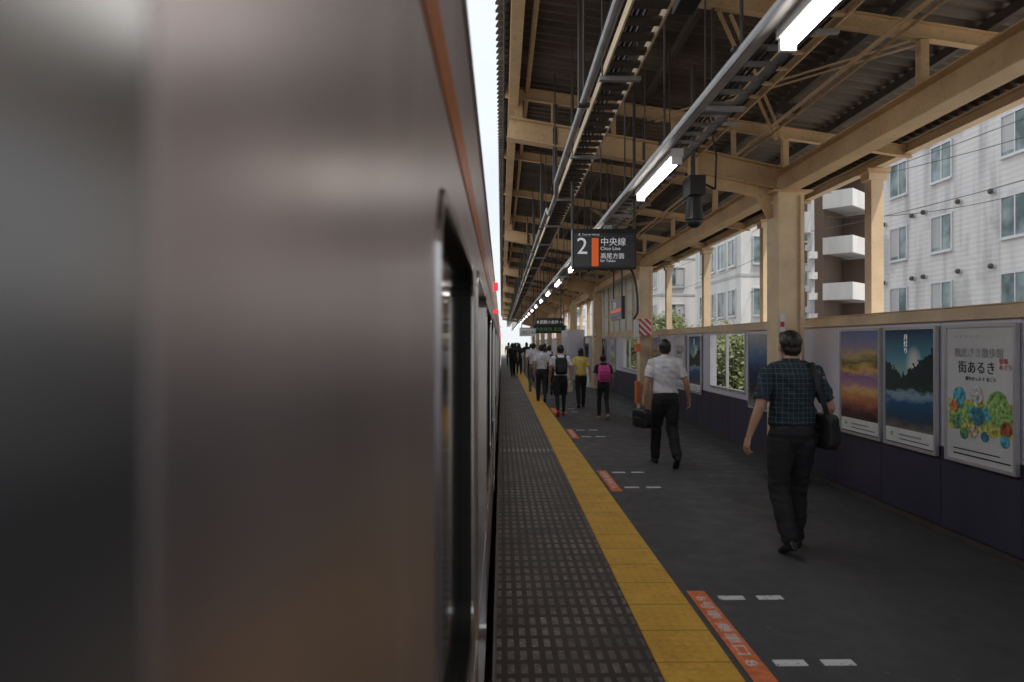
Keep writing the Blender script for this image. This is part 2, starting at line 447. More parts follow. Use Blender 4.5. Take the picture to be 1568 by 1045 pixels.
# lamp rail + lamps
b = MB(); b.box(1.10, 1.155, -4, 75, 2.945, 2.99, 'lgrey'); b.box(1.09, 1.10, -4, 75, 2.935, 2.955, 'grey')
y = -2.9
while y < 75:
    b.tube((1.127, y, 2.99), (1.127, y, rz(1.1)-.05), .007, 'dkpaint', 6)
    b.box(1.08, 1.24, y-.02, y+.02, 2.99, 3.005, 'dkpaint'); y += 1.52
b.build('lamp_rail')
for i in range(-1, 20):
    ya = 1.63+3.05*i
    b = MB(); b.box(1.165, 1.255, ya, ya+1.25, 2.905, 2.96, 'white')
    b.tube((1.21, ya+.03, 2.885), (1.21, ya+1.22, 2.885), .030, 'lamp', 12)
    for yy in (ya, ya+1.225): b.box(1.175, 1.245, yy, yy+.025, 2.85, 2.905, 'white')
    b.build('fluorescent_lamp', bevel=.003)

# ------------------------------------------------------------ hanging signs, equipment
k_ = .935
X_ = lambda v: v*k_
Z_ = lambda v: 1.62+(v-1.62)*k_
ys_ = 7.45
b = MB(); b.box(X_(.83), X_(1.58), ys_+.008, ys_+.15, Z_(2.49), Z_(2.955), 'black'); b.box(X_(.85), X_(1.56), ys_, ys_+.0075, Z_(2.51), Z_(2.90), 'signface')
b.box(X_(1.055), X_(1.135), ys_-.006, ys_-.0005, Z_(2.515), Z_(2.845), 'orange_lit')
for x in (X_(.838), X_(1.572)): b.tube((x, ys_+.09, Z_(2.955)), (x, ys_+.09, 4.4), .017, 'dkpaint', 8)
b.box(X_(.86), X_(1.55), ys_-.005, ys_-.0005, Z_(2.865), Z_(2.868), 'grey')
sign = b.build('platform_number_sign', bevel=.004)
yt = ys_-.007
text('2', .255, (X_(.875), yt, Z_(2.66)), FRONT, 'text_w', sign)
text('中央線', .094, (X_(1.155), yt, Z_(2.765)), FRONT, 'text_w', sign)
text('Chuo Line', .052, (X_(1.155), yt, Z_(2.705)), FRONT, 'text_w', sign)
text('高尾方面', .066, (X_(1.155), yt, Z_(2.61)), FRONT, 'text_w', sign)
text('for Takao', .042, (X_(1.155), yt, Z_(2.565)), FRONT, 'text_w', sign)
text('8', .038, (X_(.90), yt, Z_(2.872)), FRONT, 'text_w', sign); text('Track for Hachioji', .026, (X_(.94), yt, Z_(2.876)), FRONT, 'text_w', sign)
def hang(name, x0, x1, y, z0, z1, m, txt, tm, ts):
    b = MB(); b.box(x0, x1, y, y+.15, z0, z1, m)
    for x in (x0+.1, x1-.1): b.tube((x, y+.07, z1), (x, y+.07, 4.2), .02, 'dkpaint', 6)
    ob = b.build(name, bevel=.004); text(txt, ts, (x0+.08, y-.004, z0+(z1-z0)*.28), FRONT, tm, ob)
hang('departure_board', 1.57, 3.2, 34, 2.10, 2.50, 'black', '中央特快 高尾 12:45', 'green_t', .22)
hang('direction_sign', .82, 1.55, 31, 1.92, 2.28, 'white', '出口 Exit', 'black', .2)
hang('direction_sign', 1.35, 2.5, 27.5, 2.32, 2.62, 'signface', '8 武蔵小金井 11', 'text_w', .15)
hang('direction_sign', 1.2, 2.2, 44, 2.2, 2.6, 'signface', '出口', 'text_w', .26)
b = MB(); b.box(3.02, 3.1, 17.1, 18.8, 2.22, 2.80, 'signface'); b.box(3.012, 3.019, 17.15, 18.75, 2.27, 2.75, M['navy'])
b.box(3.006, 3.0115, 17.2, 18.7, 2.42, 2.5, 'orange_lit')
for yy in (17.3, 18.6): b.tube((3.06, yy, 2.8), (3.06, yy, 4.2), .02, 'dkpaint', 6)
s2 = b.build('station_name_sign'); text('立川', .2, (3.004, 18.3, 2.54), WALLR, 'text_w', s2)
b = MB(); b.tube((1.72, 6.1, 4.1), (1.72, 6.1, 3.0), .022, 'dkpaint', 8)
b.box(1.66, 1.80, 5.98, 6.22, 2.93, 3.1, 'black'); b.tube((1.73, 6.1, 2.93), (1.73, 6.1, 2.72), .06, 'black', 16, .085)
b.ball((1.73, 6.1, 2.71), (.07, .07, .06), 'black')
b.path([(1.82, 6.1, 3.05), (1.92, 6.1, 3.0), (1.93, 6.1, 3.3), (1.85, 6.1, 3.7)], .01, 'black')
b.build('security_camera', bevel=.004)
b = MB(); b.box(.98, 1.10, 3.6, 3.9, 3.5, 3.62, 'black'); b.tube((.62, 3.0, 3.34), (.62, 3.0, 3.52), .05, 'black', 12); b.build('junction_box', bevel=.004)
b = MB(); pts = []
for k in range(9):
    t = k/8*pi/2; pts.append((2.93+.18*sin(t)-.02, 15.45, 3.3-.75*(1-cos(t))*1.0-.12*k/8))
pts += [(3.09, 15.45, 2.3), (3.0, 15.45, 2.15)]
b.path(pts, .025, 'black'); b.build('hanging_cable')
g = G('stripe_red'); x, y, z = g.xyz()
f = g.m_('GREATER_THAN', g.m_('FRACT', g.m_('MULTIPLY', g.m_('ADD', x, z), 7.0)), .5); g.col(g.mix(f, (.75, .75, .75), (.65, .04, .05))); g.rough(.5)
b = MB(); b.box(3.10, 3.36, 15.28, 15.5, 1.78, 2.16, g.m); b.box(3.0, 3.09, 15.3, 15.45, 1.75, 2.13, 'white')
b.box(3.03, 3.13, 15.3, 15.5, 1.42, 1.6, M['mark_orange']); b.box(3.03, 3.12, 15.3, 15.5, .25, .75, M['mark_orange']); b.build('emergency_stop_box', bevel=.006)

# ------------------------------------------------------------ barrier wall
WX = 3.70; wins = [(10.3, 12.05), (18.6, 20.8), (27, 29)]
b = MB()
y = -6.0
while y < 85:
    y1 = y+.9
    inwin = [w for w in wins if w[0] < y1-.02 and w[1] > y+.02]
    b.box(WX, WX+.115, y+.003, y1-.003, .08, .745, 'navy')
    if not inwin: b.box(WX+.004, WX+.115, y+.003, y1-.003, .752, 1.80, 'panel')
    else:
        w = inwin[0]
        b.box(WX+.004, WX+.115, y+.003, y1-.003, .752, .84, 'panel')
        if y < w[0]-.05: b.box(WX+.004, WX+.115, y+.003, w[0], .842, 1.80, 'panel')
        if y1 > w[1]+.05: b.box(WX+.004, WX+.115, w[1], y1-.003, .842, 1.80, 'panel')
    y = y1
b.box(WX+.03, WX+.1, -6, 10.29, .05, 1.8, 'dkpaint')
b.box(WX-.01, WX+.1, -6, 85, .745, .752, 'navy')
b.box(WX+.02, WX+.1, -6, 85, 0.001, .08, 'dkpaint')
b.box(WX-.03, WX+.15, -6, 85, 1.80, 1.90, 'beige2')
b.box(WX-.022, WX+.142, -6, 85, 1.903, 1.915, 'beige')
for w in wins:
    for yy in (w[0], (w[0]+w[1])/2, w[1]): b.box(WX-.012, WX+.035, yy-.018, yy+.018, .84, 1.79, 'alu')
    b.box(WX-.014, WX+.037, w[0]-.02, w[1]+.02, .84, .88, 'alu'); b.box(WX-.014, WX+.037, w[0]-.02, w[1]+.02, 1.76, 1.797, 'alu')
b.build('platform_barrier_wall', bevel=.003)
b = MB()
for yy in [18.2+1.1*k for k in range(8)]: b.box(WX, WX+.08, yy-.04, yy+.04, 1.92, 3.75, 'beige2')
for zz in (1.93, 2.5, 3.1, 3.68): b.box(WX+.01, WX+.07, 18.24, 25.86, zz, zz+.06, 'beige2')
for k in range(7): b.box(WX+.03, WX+.04, 18.25+1.1*k, 19.25+1.1*k, 1.99, 3.68, 'frost')
b.build('windbreak_screen')
b = MB(); b.box(2.9, 3.65, 30, 33, 0, 2.2, 'white'); b.box(2.88, 2.899, 30.2, 32.8, .1, 1.9, 'alu'); b.box(3.0, 3.55, 29.98, 29.999, .1, 2.05, 'panel'); b.build('platform_kiosk', bevel=.01)
b = MB(); b.box(3.15, 3.62, 24.5, 25.6, .0, 1.8, 'white'); b.box(3.14, 3.149, 24.6, 25.5, .8, 1.6, 'tglass'); b.box(3.2, 3.55, 24.49, 24.499, .3, 1.6, 'panel'); b.build('vending_machine', bevel=.01)

# posters ---------------------------------------------------------
def postermat(name, kind, y1, z0):
    g = G(name); x, y, z = g.xyz()
    u = g.m_('DIVIDE', g.m_('SUBTRACT', y1, y), .73); v = g.m_('DIVIDE', g.m_('SUBTRACT', z, z0), 1.03)
    n = g.noise(5, 6, (1, 1, 2.5)); n2 = g.noise(18, 4)
    vv = g.m_('ADD', v, g.m_('MULTIPLY', g.m_('SUBTRACT', n, .5), .22))
    if kind == 0:
        c = g.ramp(vv, [(0, (.05, .03, .025)), (.18, (.07, .03, .03)), (.28, (.30, .10, .08)), (.36, (.70, .28, .10)), (.42, (.80, .50, .22)), (.48, (.50, .26, .36)), (.58, (.28, .17, .34)),
                        (.63, (.80, .46, .12)), (.70, (.14, .14, .06)), (.77, (.60, .44, .20)), (.86, (.34, .30, .42)), (1, (.18, .23, .50))])
    elif kind == 1:
        peak = g.m_('ADD', .60, g.m_('MULTIPLY', g.m_('ABSOLUTE', g.m_('SUBTRACT', u, .35)), .38))
        peak = g.m_('ADD', peak, g.m_('MULTIPLY', g.m_('SUBTRACT', n2, .5), .22))
        sky = g.ramp(v, [(.55, (.45, .62, .60)), (.75, (.12, .36, .46)), (1, (.02, .06, .14))])
        glow = g.m_('ADD', g.m_('POWER', g.m_('SUBTRACT', u, .60), 2.0), g.m_('POWER', g.m_('SUBTRACT', v, .70), 2.0))
        sky = g.mix(g.ramp(glow, [(0, (.9,)*3), (.03, (0,)*3)]), sky, (.95, .95, .85))
        low = g.ramp(vv, [(0, (.03, .04, .05)), (.10, (.26, .21, .15)), (.22, (.04, .08, .13)), (.36, (.03, .12, .26)), (.44, (.30, .44, .56)), (.48, (.03, .05, .04)), (.60, (.02, .04, .04)), (1, (.01, .025, .03))])
        c = g.mix(g.m_('GREATER_THAN', v, peak), low, sky)
    elif kind == 2:
        c = g.ramp(g.noise(2, 4), [(.3, (.66, .66, .68)), (.7, (.78, .78, .78))])
    elif kind == 3:
        c = g.ramp(vv, [(0, (.3, .3, .28)), (.2, (.05, .06, .06)), (.5, (.02, .05, .12)), (.7, (.10, .2, .4)), (1, (.5, .5, .55))])
    g.col(g.mix(g.m_('MULTIPLY', n2, .14), c, (.1, .1, .1))); g.rough(.25); return g.m
PY = [(3.90, 3), (4.80, 2), (5.70, 1), (6.55, 0), (9.3, 3), (12.5, 1), (13.6, 2), (15.9, 0), (17.0, 3), (22, 2), (24, 1)]
for i, (ya, kind) in enumerate(PY):
    yb = ya+.785; z0, z1 = .665, 1.765
    b = MB(); f = .026
    b.box(WX-.045, WX-.012, ya, ya+f, z0, z1, 'alu'); b.box(WX-.045, WX-.012, yb-f, yb, z0, z1, 'alu')
    b.box(WX-.045, WX-.012, ya+f, yb-f, z0, z0+f, 'alu'); b.box(WX-.045, WX-.012, ya+f, yb-f, z1-f, z1, 'alu')
    pm = postermat('poster_print_%d' % i, kind, yb-.03, z0+.035)
    b.box(WX-.034, WX-.014, ya+f-.001, yb-f+.001, z0+f-.001, z1-f+.001, pm)
    px = WX-.036
    yc = lambda u: yb-.03-u*.73
    zc = lambda v: z0+.035+v*1.03
    if kind in (0, 1):
        b.box(px-.001, WX-.0345, yc(1)+.002, yc(0)-.002, zc(0)+.002, zc(.13), 'white')
        b.tube((px-.001, yc(.14), zc(.075)), (px-.004, yc(.14), zc(.075)), .022, M['green_t'], 14)
        b.box(px-.004, px-.001, yc(.9), yc(.3), zc(.035), zc(.042), 'dark'); b.box(px-.004, px-.001, yc(.75), yc(.3), zc(.07), zc(.085), 'grey')
    if kind == 2:
        cols = [(.70, .56, .14), (.10, .42, .52), (.45, .12, .06), (.30, .50, .16), (.60, .46, .36), (.06, .20, .28), (.75, .24, .10), (.14, .32, .16), (.6, .6, .55)]
        mm = [simple('print_%d_%d' % (i, q), c, .4, nz=30, amt=.75) for q, c in enumerate(cols)]
        b.box(px-.0005, WX-.0343, yc(.98), yc(.02), zc(.22), zc(.46), mm[0])
        b.box(px-.0009, px-.0006, yc(.98), yc(.05), zc(.28), zc(.42), mm[3])
        b.box(px-.0013, px-.001, yc(.70), yc(.22), zc(.33), zc(.41), mm[1])
        for q, (u, v, r) in enumerate([(.20, .48, .075), (.78, .44, .11), (.5, .34, .07), (.16, .28, .06), (.7, .25, .05), (.9, .28, .055), (.42, .22, .05), (.12, .40, .05), (.48, .50, .07), (.88, .19, .045), (.3, .36, .05), (.6, .20, .04), (.28, .2, .045)]):
            o = .0016+q*.0004; b.tube((px, yc(u), zc(v)), (px-o, yc(u), zc(v)), r, mm[(q*2+1) % 9], 24)
        b.box(px-.001, WX-.0343, yc(.95), yc(.1), zc(.03), zc(.04), 'dark')
        b.box(px-.001, WX-.0343, yc(.8), yc(.1), zc(.07), zc(.078), 'dark')
    ob = b.build('poster_frame')
    if kind == 2:
        text('街あるき', .105, (px-.002, yc(.18), zc(.67)), WALLR, 'dark', ob); text('観光さき散歩館', .078, (px-.002, yc(.12), zc(.79)), WALLR, 'grey', ob)
        text('散歩まっぷ で 歩こう', .035, (px-.002, yc(.3), zc(.61)), WALLR, 'dark', ob); text('・・・・・', .06, (px-.002, yc(.1), zc(.92)), WALLR, 'grey', ob)
        text('宿場\nめぐり', .045, (px-.002, yc(.80), zc(.745)), WALLR, 'red', ob)
    if kind == 1:
        text('月\n灯\nり', .06, (px-.002, yc(.40), zc(.92)), WALLR, 'text_w', ob)

# ------------------------------------------------------------ buildings
def windows(b, face, c, a0, z0, w, h, m='wglass', fr='alu'):
    def bx(d0, d1, p0, p1, q0, q1, mm):
        if face == 'x-': b.box(c-d1, c-d0, p0, p1, q0, q1, mm)
        else: b.box(p0, p1, c-d1, c-d0, q0, q1, mm)
    bx(.0, .02, a0, a0+w, z0, z0+h, m)
    t = .06
    bx(.0, .07, a0-t, a0, z0-t, z0+h+t, fr); bx(.0, .07, a0+w, a0+w+t, z0-t, z0+h+t, fr)
    bx(.0, .07, a0, a0+w, z0-t, z0, fr); bx(.0, .07, a0, a0+w, z0+h, z0+h+t, fr); bx(.0, .05, a0+w/2-.03, a0+w/2+.03, z0, z0+h, fr)
    bx(.0, .13, a0-t, a0+w+t, z0-t-.06, z0-t, fr)
    if (int(a0*7+z0*3)) % 3: bx(.021, .024, a0+w/2+.03, a0+w, z0+h*.1, z0+h, 'wgrey')
b = MB(); b.box(18, 30, 2, 32.6, -1.249, 15.5, 'siding')
b.box(17.9, 30.1, 1.9, 32.7, 15.5, 15.9, 'wgrey')
for zc_ in (.5, 3.37, 6.1, 9.0, 11.9):
    for yc_ in (30.6, 27.6, 23.6, 20.6, 16.6, 13.6, 9.6, 6.6):
        windows(b, 'x-', 18, yc_-.62, zc_-.7, 1.24, 1.4)
        for dy in (1.05, -1.15): b.tube((17.9, yc_+dy, zc_+1.05), (18, yc_+dy, zc_+1.05), .1, 'wgrey', 10); b.ball((17.86, yc_+dy, zc_+1.05), (.1, .11, .11), 'dkpaint', 6)
b.build('apartment_building')
# rotated apartment with balconies
b = MB(); W = 15; H = 17
b.box(0, W, 0, 3.2, -1.249, H, 'wbrown')
for k in range(7):
    z = -1.25+k*2.75
    b.box(-.05, W, -1.6, -.002, z, z+.16, 'wgrey'); b.box(-.05, W, -1.72, -1.602, z-.06, z+.95, 'wwhite')
    b.box(-.17, -.052, -1.72, 0, z-.06, z+.95, 'wwhite')
    for q in range(3): b.box(q*6+2.9, q*6+3.0, -1.55, -.01, z+.16, z+2.6, 'wbrown')
    windows(b, 'x-', -.001, .8, z+.9, 1.3, 1.3)
b.box(-.2, W+.2, -1.8, 3.4, H, H+.5, 'wwhite')
b.build('balcony_apartment_building', loc=(19.5, 41, 0), rotz=radians(43))
def block(name, x0, x1, y0, y1, h, m, rows=4, sp=3.2, ww=1.6, zst=.3):
    b = MB(); b.box(x0, x1, y0, y1, -1.249, h, m); b.box(x0-.1, x1+.1, y0-.1, y1+.1, h, h+.35, 'wgrey')
    z = zst
    while z+2 < h:
        y = y0+.8
        while y+ww < y1: windows(b, 'x-', x0, y, z, ww, 1.45); y += sp
        x = x0+.7
        while x+ww < x1: windows(b, 'y-', y0, x, z, ww, 1.45); x += sp
        b.box(x0-.03, x1+.03, y0-.03, y1+.03, z-.75, z-.6, 'wgrey')
        z += 2.9
    b.box(x0+1, x0+3, y0+1, y0+3, h+.35, h+2, 'wwhite')
    b.build(name, bevel=0)
block('white_office_building', 13.4, 16.4, 38, 47, 13.5, 'wwhite', sp=1.9, ww=1.2)
block('white_apartment_building', 12.5, 20, 54, 68, 12, 'wwhite', sp=2.6, ww=1.3)
block('grey_apartment_building', 12, 24, 74, 92, 14, 'wwhite')
block('tan_apartment_building', 27, 40, 56, 75, 22, 'wtan')
block('distant_office_building', 6, 20, 120, 140, 14, 'wwhite')
block('distant_tower_block', -16, -2.2, 110, 130, 13, 'wwhite')
block('trackside_building', -26, -15, -45, -12, 6.5, 'wwhite')
block('trackside_building', -26, -16, -10, 14, 7.5, 'wwhite')
block('trackside_building', -26, -15.5, 16, 38, 6.5, 'wtan')
block('trackside_building', -27, -15, 41, 75, 8, 'wwhite')
block('street_building', 12, 24, -44, -22, 9, 'wwhite')
# utility pole and wires
b = MB(); b.tube((13.6, 29.8, -1.25), (13.6, 29.8, 12), .17, 'wgrey', 14, .12)
for z in (8.2, 9.4): b.box(12.7, 14.5, 29.74, 29.86, z, z+.09, 'grey')
for z in (8.3, 9.5):
    for x in (12.8, 13.2, 14.0, 14.4): b.tube((x, 29.8, z), (x, 29.8, z+.22), .05, 'white', 8)
b.tube((13.25, 29.6, 6.4), (13.25, 29.6, 7.3), .26, 'wgrey', 14)
for z in (1.5, 2.6, 3.5, 4.4, 5.3): b.box(13.42, 13.78, 29.55, 29.64, z, z+.3, 'lgrey'); b.box(13.3, 13.42, 29.5, 29.7, z+.35, z+.6, 'grey')
b.build('utility_pole')
b = MB()
def wire(p, q, sag, r=.018):
    pts = [Vector(p).lerp(Vector(q), t/12)-Vector((0, 0, sag*4*(t/12)*(1-t/12))) for t in range(13)]
    b.path(pts, r, 'black', 5)
for x, z in ((12.8, 8.5), (14.4, 8.5), (14.4, 9.7), (13.5, 6.5)):
    wire((x, 29.8, z), (x+1.5, -2, z+.4), .7, .012); wire((x, 29.8, z), (x-1.5, 66, z-.5), .8, .014)
wire((13.6, 29.8, 7.2), (18, 24, 6.8), .3, .012); wire((13.6, 29.8, 5.6), (14, 39, 4.5), .4); wire((13.6, 29.8, 8.4), (18, 10, 8.2), .5, .012)
b.build('overhead_wires')

# ------------------------------------------------------------ foliage
lg = G('leaf'); oi = lg.noise(2.2, 3)
lg.col(lg.ramp(oi, [(.3, (.045, .065, .016)), (.55, (.09, .12, .03)), (.75, (.22, .20, .05))])); lg.rough(.55); M['leaf'] = lg.m
M['bark'] = simple('bark', (.09, .065, .045), .9)
def shrub(name, cx, cy, base, top, rx, ry, nleaf, sz=.05, seed=1):
    rnd = random.Random(seed); b = MB(); lobes = []
    for i in range(20):
        a = rnd.uniform(0, 2*pi); q = rnd.uniform(.1, 1); z = rnd.uniform(base+.35*(top-base), top-.15)
        lobes.append((cx+rx*q*cos(a), cy+ry*q*sin(a), z, rnd.uniform(.25, .5)*min(rx, ry, 1.2)+.1))
        p = Vector((cx+.1*cos(a), cy+.1*sin(a), base)); m_ = Vector(((cx+lobes[-1][0])/2, (cy+lobes[-1][1])/2, (base+z)/2+.2))
        b.tube(p, m_, .04, 'bark', 6, .025); b.tube(m_, lobes[-1][:3], .025, 'bark', 6, .008)
    vs = []; fs = []
    for i in range(nleaf):
        l = rnd.choice(lobes); d = Vector((rnd.gauss(0, 1), rnd.gauss(0, 1), rnd.gauss(0, 1))).normalized()*l[3]*rnd.uniform(.35, 1.25)
        c = Vector(l[:3])+d; u = Vector((rnd.gauss(0, 1), rnd.gauss(0, 1), rnd.gauss(0, .6))).normalized(); w = u.orthogonal().normalized()
        s = sz*rnd.uniform(.6, 1.4); o = len(vs)
        vs += [c-u*s, c+w*s*.5, c+u*s, c-w*s*.5]; fs.append((o, o+1, o+2, o+3))
    b.add(vs, fs, 'leaf'); b.build(name)
for i, (cx_, cy_, top) in enumerate([(6.5, 12.8, 1.5), (6.3, 14.6, 1.6), (6.3, 16.6, 1.6), (6.4, 18.6, 1.7), (6.5, 21, 1.9), (6.7, 24, 2.0), (6.9, 27, 2.1), (7.2, 31, 2.4), (7, 36, 2.6)]):
    shrub('garden_shrub', cx_, cy_, -1.25, top, 1.0, 1.5, 8000, .06, i+2)
def tree(name, x, y, h, r, seed):
    rnd = random.Random(seed); b = MB(); b.tube((x, y, -1.25), (x+.1, y, h*.5), .16, 'bark', 9, .09)
    lobes = []
    for i in range(18):
        a = rnd.uniform(0, 2*pi); q = rnd.uniform(.2, 1)*r; z = h*rnd.uniform(.45, 1)
        L = (x+q*cos(a), y+q*sin(a), z, rnd.uniform(.3, .55)*r); lobes.append(L); b.tube((x+.05, y, h*.4), L[:3], .05, 'bark', 5, .012)
    vs = []; fs = []
    for i in range(7000):
        l = rnd.choice(lobes); d = Vector((rnd.gauss(0, 1), rnd.gauss(0, 1), rnd.gauss(0, .8))).normalized()*l[3]*rnd.uniform(.3, 1.15)
        c = Vector(l[:3])+d; u = Vector((rnd.gauss(0, 1), rnd.gauss(0, 1), rnd.gauss(0, .6))).normalized(); w = u.orthogonal().normalized()
        s = .1*rnd.uniform(.6, 1.4); o = len(vs); vs += [c-u*s, c+w*s*.5, c+u*s, c-w*s*.5]; fs.append((o, o+1, o+2, o+3))
    b.add(vs, fs, 'leaf'); b.build(name)
tree('street_tree', 9.3, 40, 3.0, 1.3, 4)

# ------------------------------------------------------------ people
SKIN = simple('skin', (.50, .29, .20), .5, nz=12, amt=.08)
HAIR = simple('hair_black', (.018, .015, .013), .45, nz=40, amt=.4, bump=.4, bs=120)
LIPS = simple('lips', (.35, .13, .10), .5); EYE = simple('eye', (.02, .015, .012), .2)
def cloth(name, c, r=.85): return simple(name, c, r, nz=9, amt=.14, bump=.25, bs=260)
WHITE = cloth('white_shirt_cloth', (.78, .78, .83)); BLK = cloth('black_cloth', (.020, .020, .024)); NAVY = cloth('navy_cloth', (.03, .034, .05))
YEL = cloth('yellow_cloth', (.80, .60, .17)); GREY = cloth('grey_cloth', (.28, .28, .3)); PINK = cloth('pink_nylon', (.75, .10, .36)); BAGB = cloth('black_nylon', (.015, .015, .018), .5)
LEATHER = simple('black_leather', (.016, .015, .015), .35); REDS = cloth('red_shoe', (.6, .03, .05)); CREAM = cloth('cream_canvas', (.6, .55, .45)); BLUE = cloth('blue_cloth', (.12, .18, .3))
g = G('plaid_cloth'); x, y, z = g.xyz()
def ln(a, f, t, o=0.): return g.m_('LESS_THAN', g.m_('FRACT', g.m_('ADD', g.m_('MULTIPLY', a, f), o)), t)
lines = g.m_('MAXIMUM', ln(x, 27, .11), ln(z, 27, .11)); wide = g.m_('MAXIMUM', ln(x, 13.5, .4, .2), ln(z, 13.5, .4, .2))
c = g.mix(g.m_('MULTIPLY', wide, .5), (.018, .032, .045), (.008, .013, .024)); c = g.mix(g.m_('MULTIPLY', lines, .5), c, (.13, .19, .21)); g.col(c); g.rough(.85); g.bump(g.noise(260, 2), .2, .003)
PLAID = g.m

class Body:
    def __init__(s): s.v = []; s.f = []; s.lab = []
    def ring_loft(s, secs, label, n=28):
        o = len(s.v)
        for c, u, w, ru, rw in secs:
            for i in range(n):
                t = 2*pi*i/n; s.v.append(c+u*cos(t)*ru+w*sin(t)*rw); s.lab.append(label)
        k = len(secs)
        for j in range(k-1):
            for i in range(n): s.f.append((o+j*n+i, o+j*n+(i+1) % n, o+(j+1)*n+(i+1) % n, o+(j+1)*n+i))
        s.f.append(tuple(o+i for i in reversed(range(n)))); s.f.append(tuple(o+(k-1)*n+i for i in range(n)))
    def limb(s, pts, label, n=24, step=.011, ref=Vector((1, 0, 0)), caps=True):
        pts = [(Vector(p), a, b_) for p, a, b_ in pts]
        S = []
        for i in range(len(pts)-1):
            (p, a, b_), (q, c, d) = pts[i], pts[i+1]; m = max(2, int((q-p).length/step))
            for k in range(m): t = k/m; S.append((p.lerp(q, t), a+(c-a)*t, b_+(d-b_)*t))
        S.append(pts[-1]); secs = []
        for i, (p, a, b_) in enumerate(S):
            lo = max(0, i-3); hi = min(len(S)-1, i+3); d = (S[hi][0]-S[lo][0]).normalized()
            u = (ref-d*ref.dot(d))
            if u.length < .05: u = d.orthogonal()
            u.normalize(); w = d.cross(u); secs.append((p, u, w, a, b_))
        if caps:
            p, u, w, a, b_ = secs[0]; d = (secs[1][0]-p).normalized(); q, u2, w2, a2, b2 = secs[-1]; d2 = (q-secs[-2][0]).normalized()
            pre = [(p-d*min(a, b_)*.8*sin(t), u, w, a*cos(t), b_*cos(t)) for t in (1.3, .8, .4)]
            post = [(q+d2*min(a2, b2)*.8*sin(t), u2, w2, a2*cos(t), b2*cos(t)) for t in (.4, .8, 1.3)]
            secs = pre+secs+post
        s.ring_loft(secs, label, n)
    def ell(s, c, r, label, n=16, ex=1.0, rot=None):
        c = Vector(c)
        o = len(s.v); N = 2*n
        f = lambda v: math.copysign(abs(v)**ex, v)
        for j in range(1, n):
            for i in range(N):
                t = pi*j/n; u = 2*pi*i/N
                p = Vector((r[0]*f(sin(t))*f(cos(u)), r[1]*f(sin(t))*f(sin(u)), r[2]*f(cos(t))))
                if rot: p = rot @ p
                s.v.append(c+p); s.lab.append(label)
        for j in range(n-2):
            for i in range(N): k = (i+1) % N; s.f.append((o+j*N+i, o+(j+1)*N+i, o+(j+1)*N+k, o+j*N+k))
        s.f.append(tuple(o+i for i in range(N))); s.f.append(tuple(o+(n-2)*N+i for i in reversed(range(N))))
    def hand(s, wr, d, palm, thumb, curl=(18, 28, 22), fine=True):
        d = Vector(d).normalized(); palm = Vector(palm); palm = (palm-d*palm.dot(d)).normalized(); side = d.cross(palm)
        if side.dot(Vector(thumb)) < 0: side = -side
        wr = Vector(wr)
        s.limb([(wr-d*.02, .026, .02), (wr+d*.02, .032, .017), (wr+d*.055, .041, .015), (wr+d*.085, .040, .012)], 'skin', 20, .008, side)
        if not fine:
            s.limb([(wr+d*.08, .036, .012), (wr+d*.12+palm*.015, .032, .011), (wr+d*.15+palm*.045, .026, .01)], 'skin', 14, .01, side)
        else:
            for k, (o, L) in enumerate(((.034, .070), (.0115, .080), (-.0115, .074), (-.034, .058))):
                p = wr+d*(.085-.004*abs(k-1))+side*o; ang = 0; pts = [(p-d*.02, .0085, .0085)]
                for j, fr in enumerate((.45, .32, .25)):
                    ang += radians(curl[j]+k*3); dd = (d*cos(ang)+palm*sin(ang)+side*o*1.6).normalized()
                    pts.append((p, .0085-.0006*j, .0085-.0006*j)); p = p+dd*L*fr
                pts.append((p, .0066, .0066)); s.limb(pts, 'skin', 12, .006, side)
        t0 = wr+d*.025+side*.025; t1 = t0+(d*.6+side*.75+palm*.35).normalized()*.035; t2 = t1+(d*.9+side*.25+palm*.4).normalized()*.032; t3 = t2+(d+palm*.4).normalized()*.024
        s.limb([(t0, .014, .014), (t1, .0115, .0115), (t2, .0095, .0095), (t3, .0075, .0075)], 'skin', 12, .006, side)

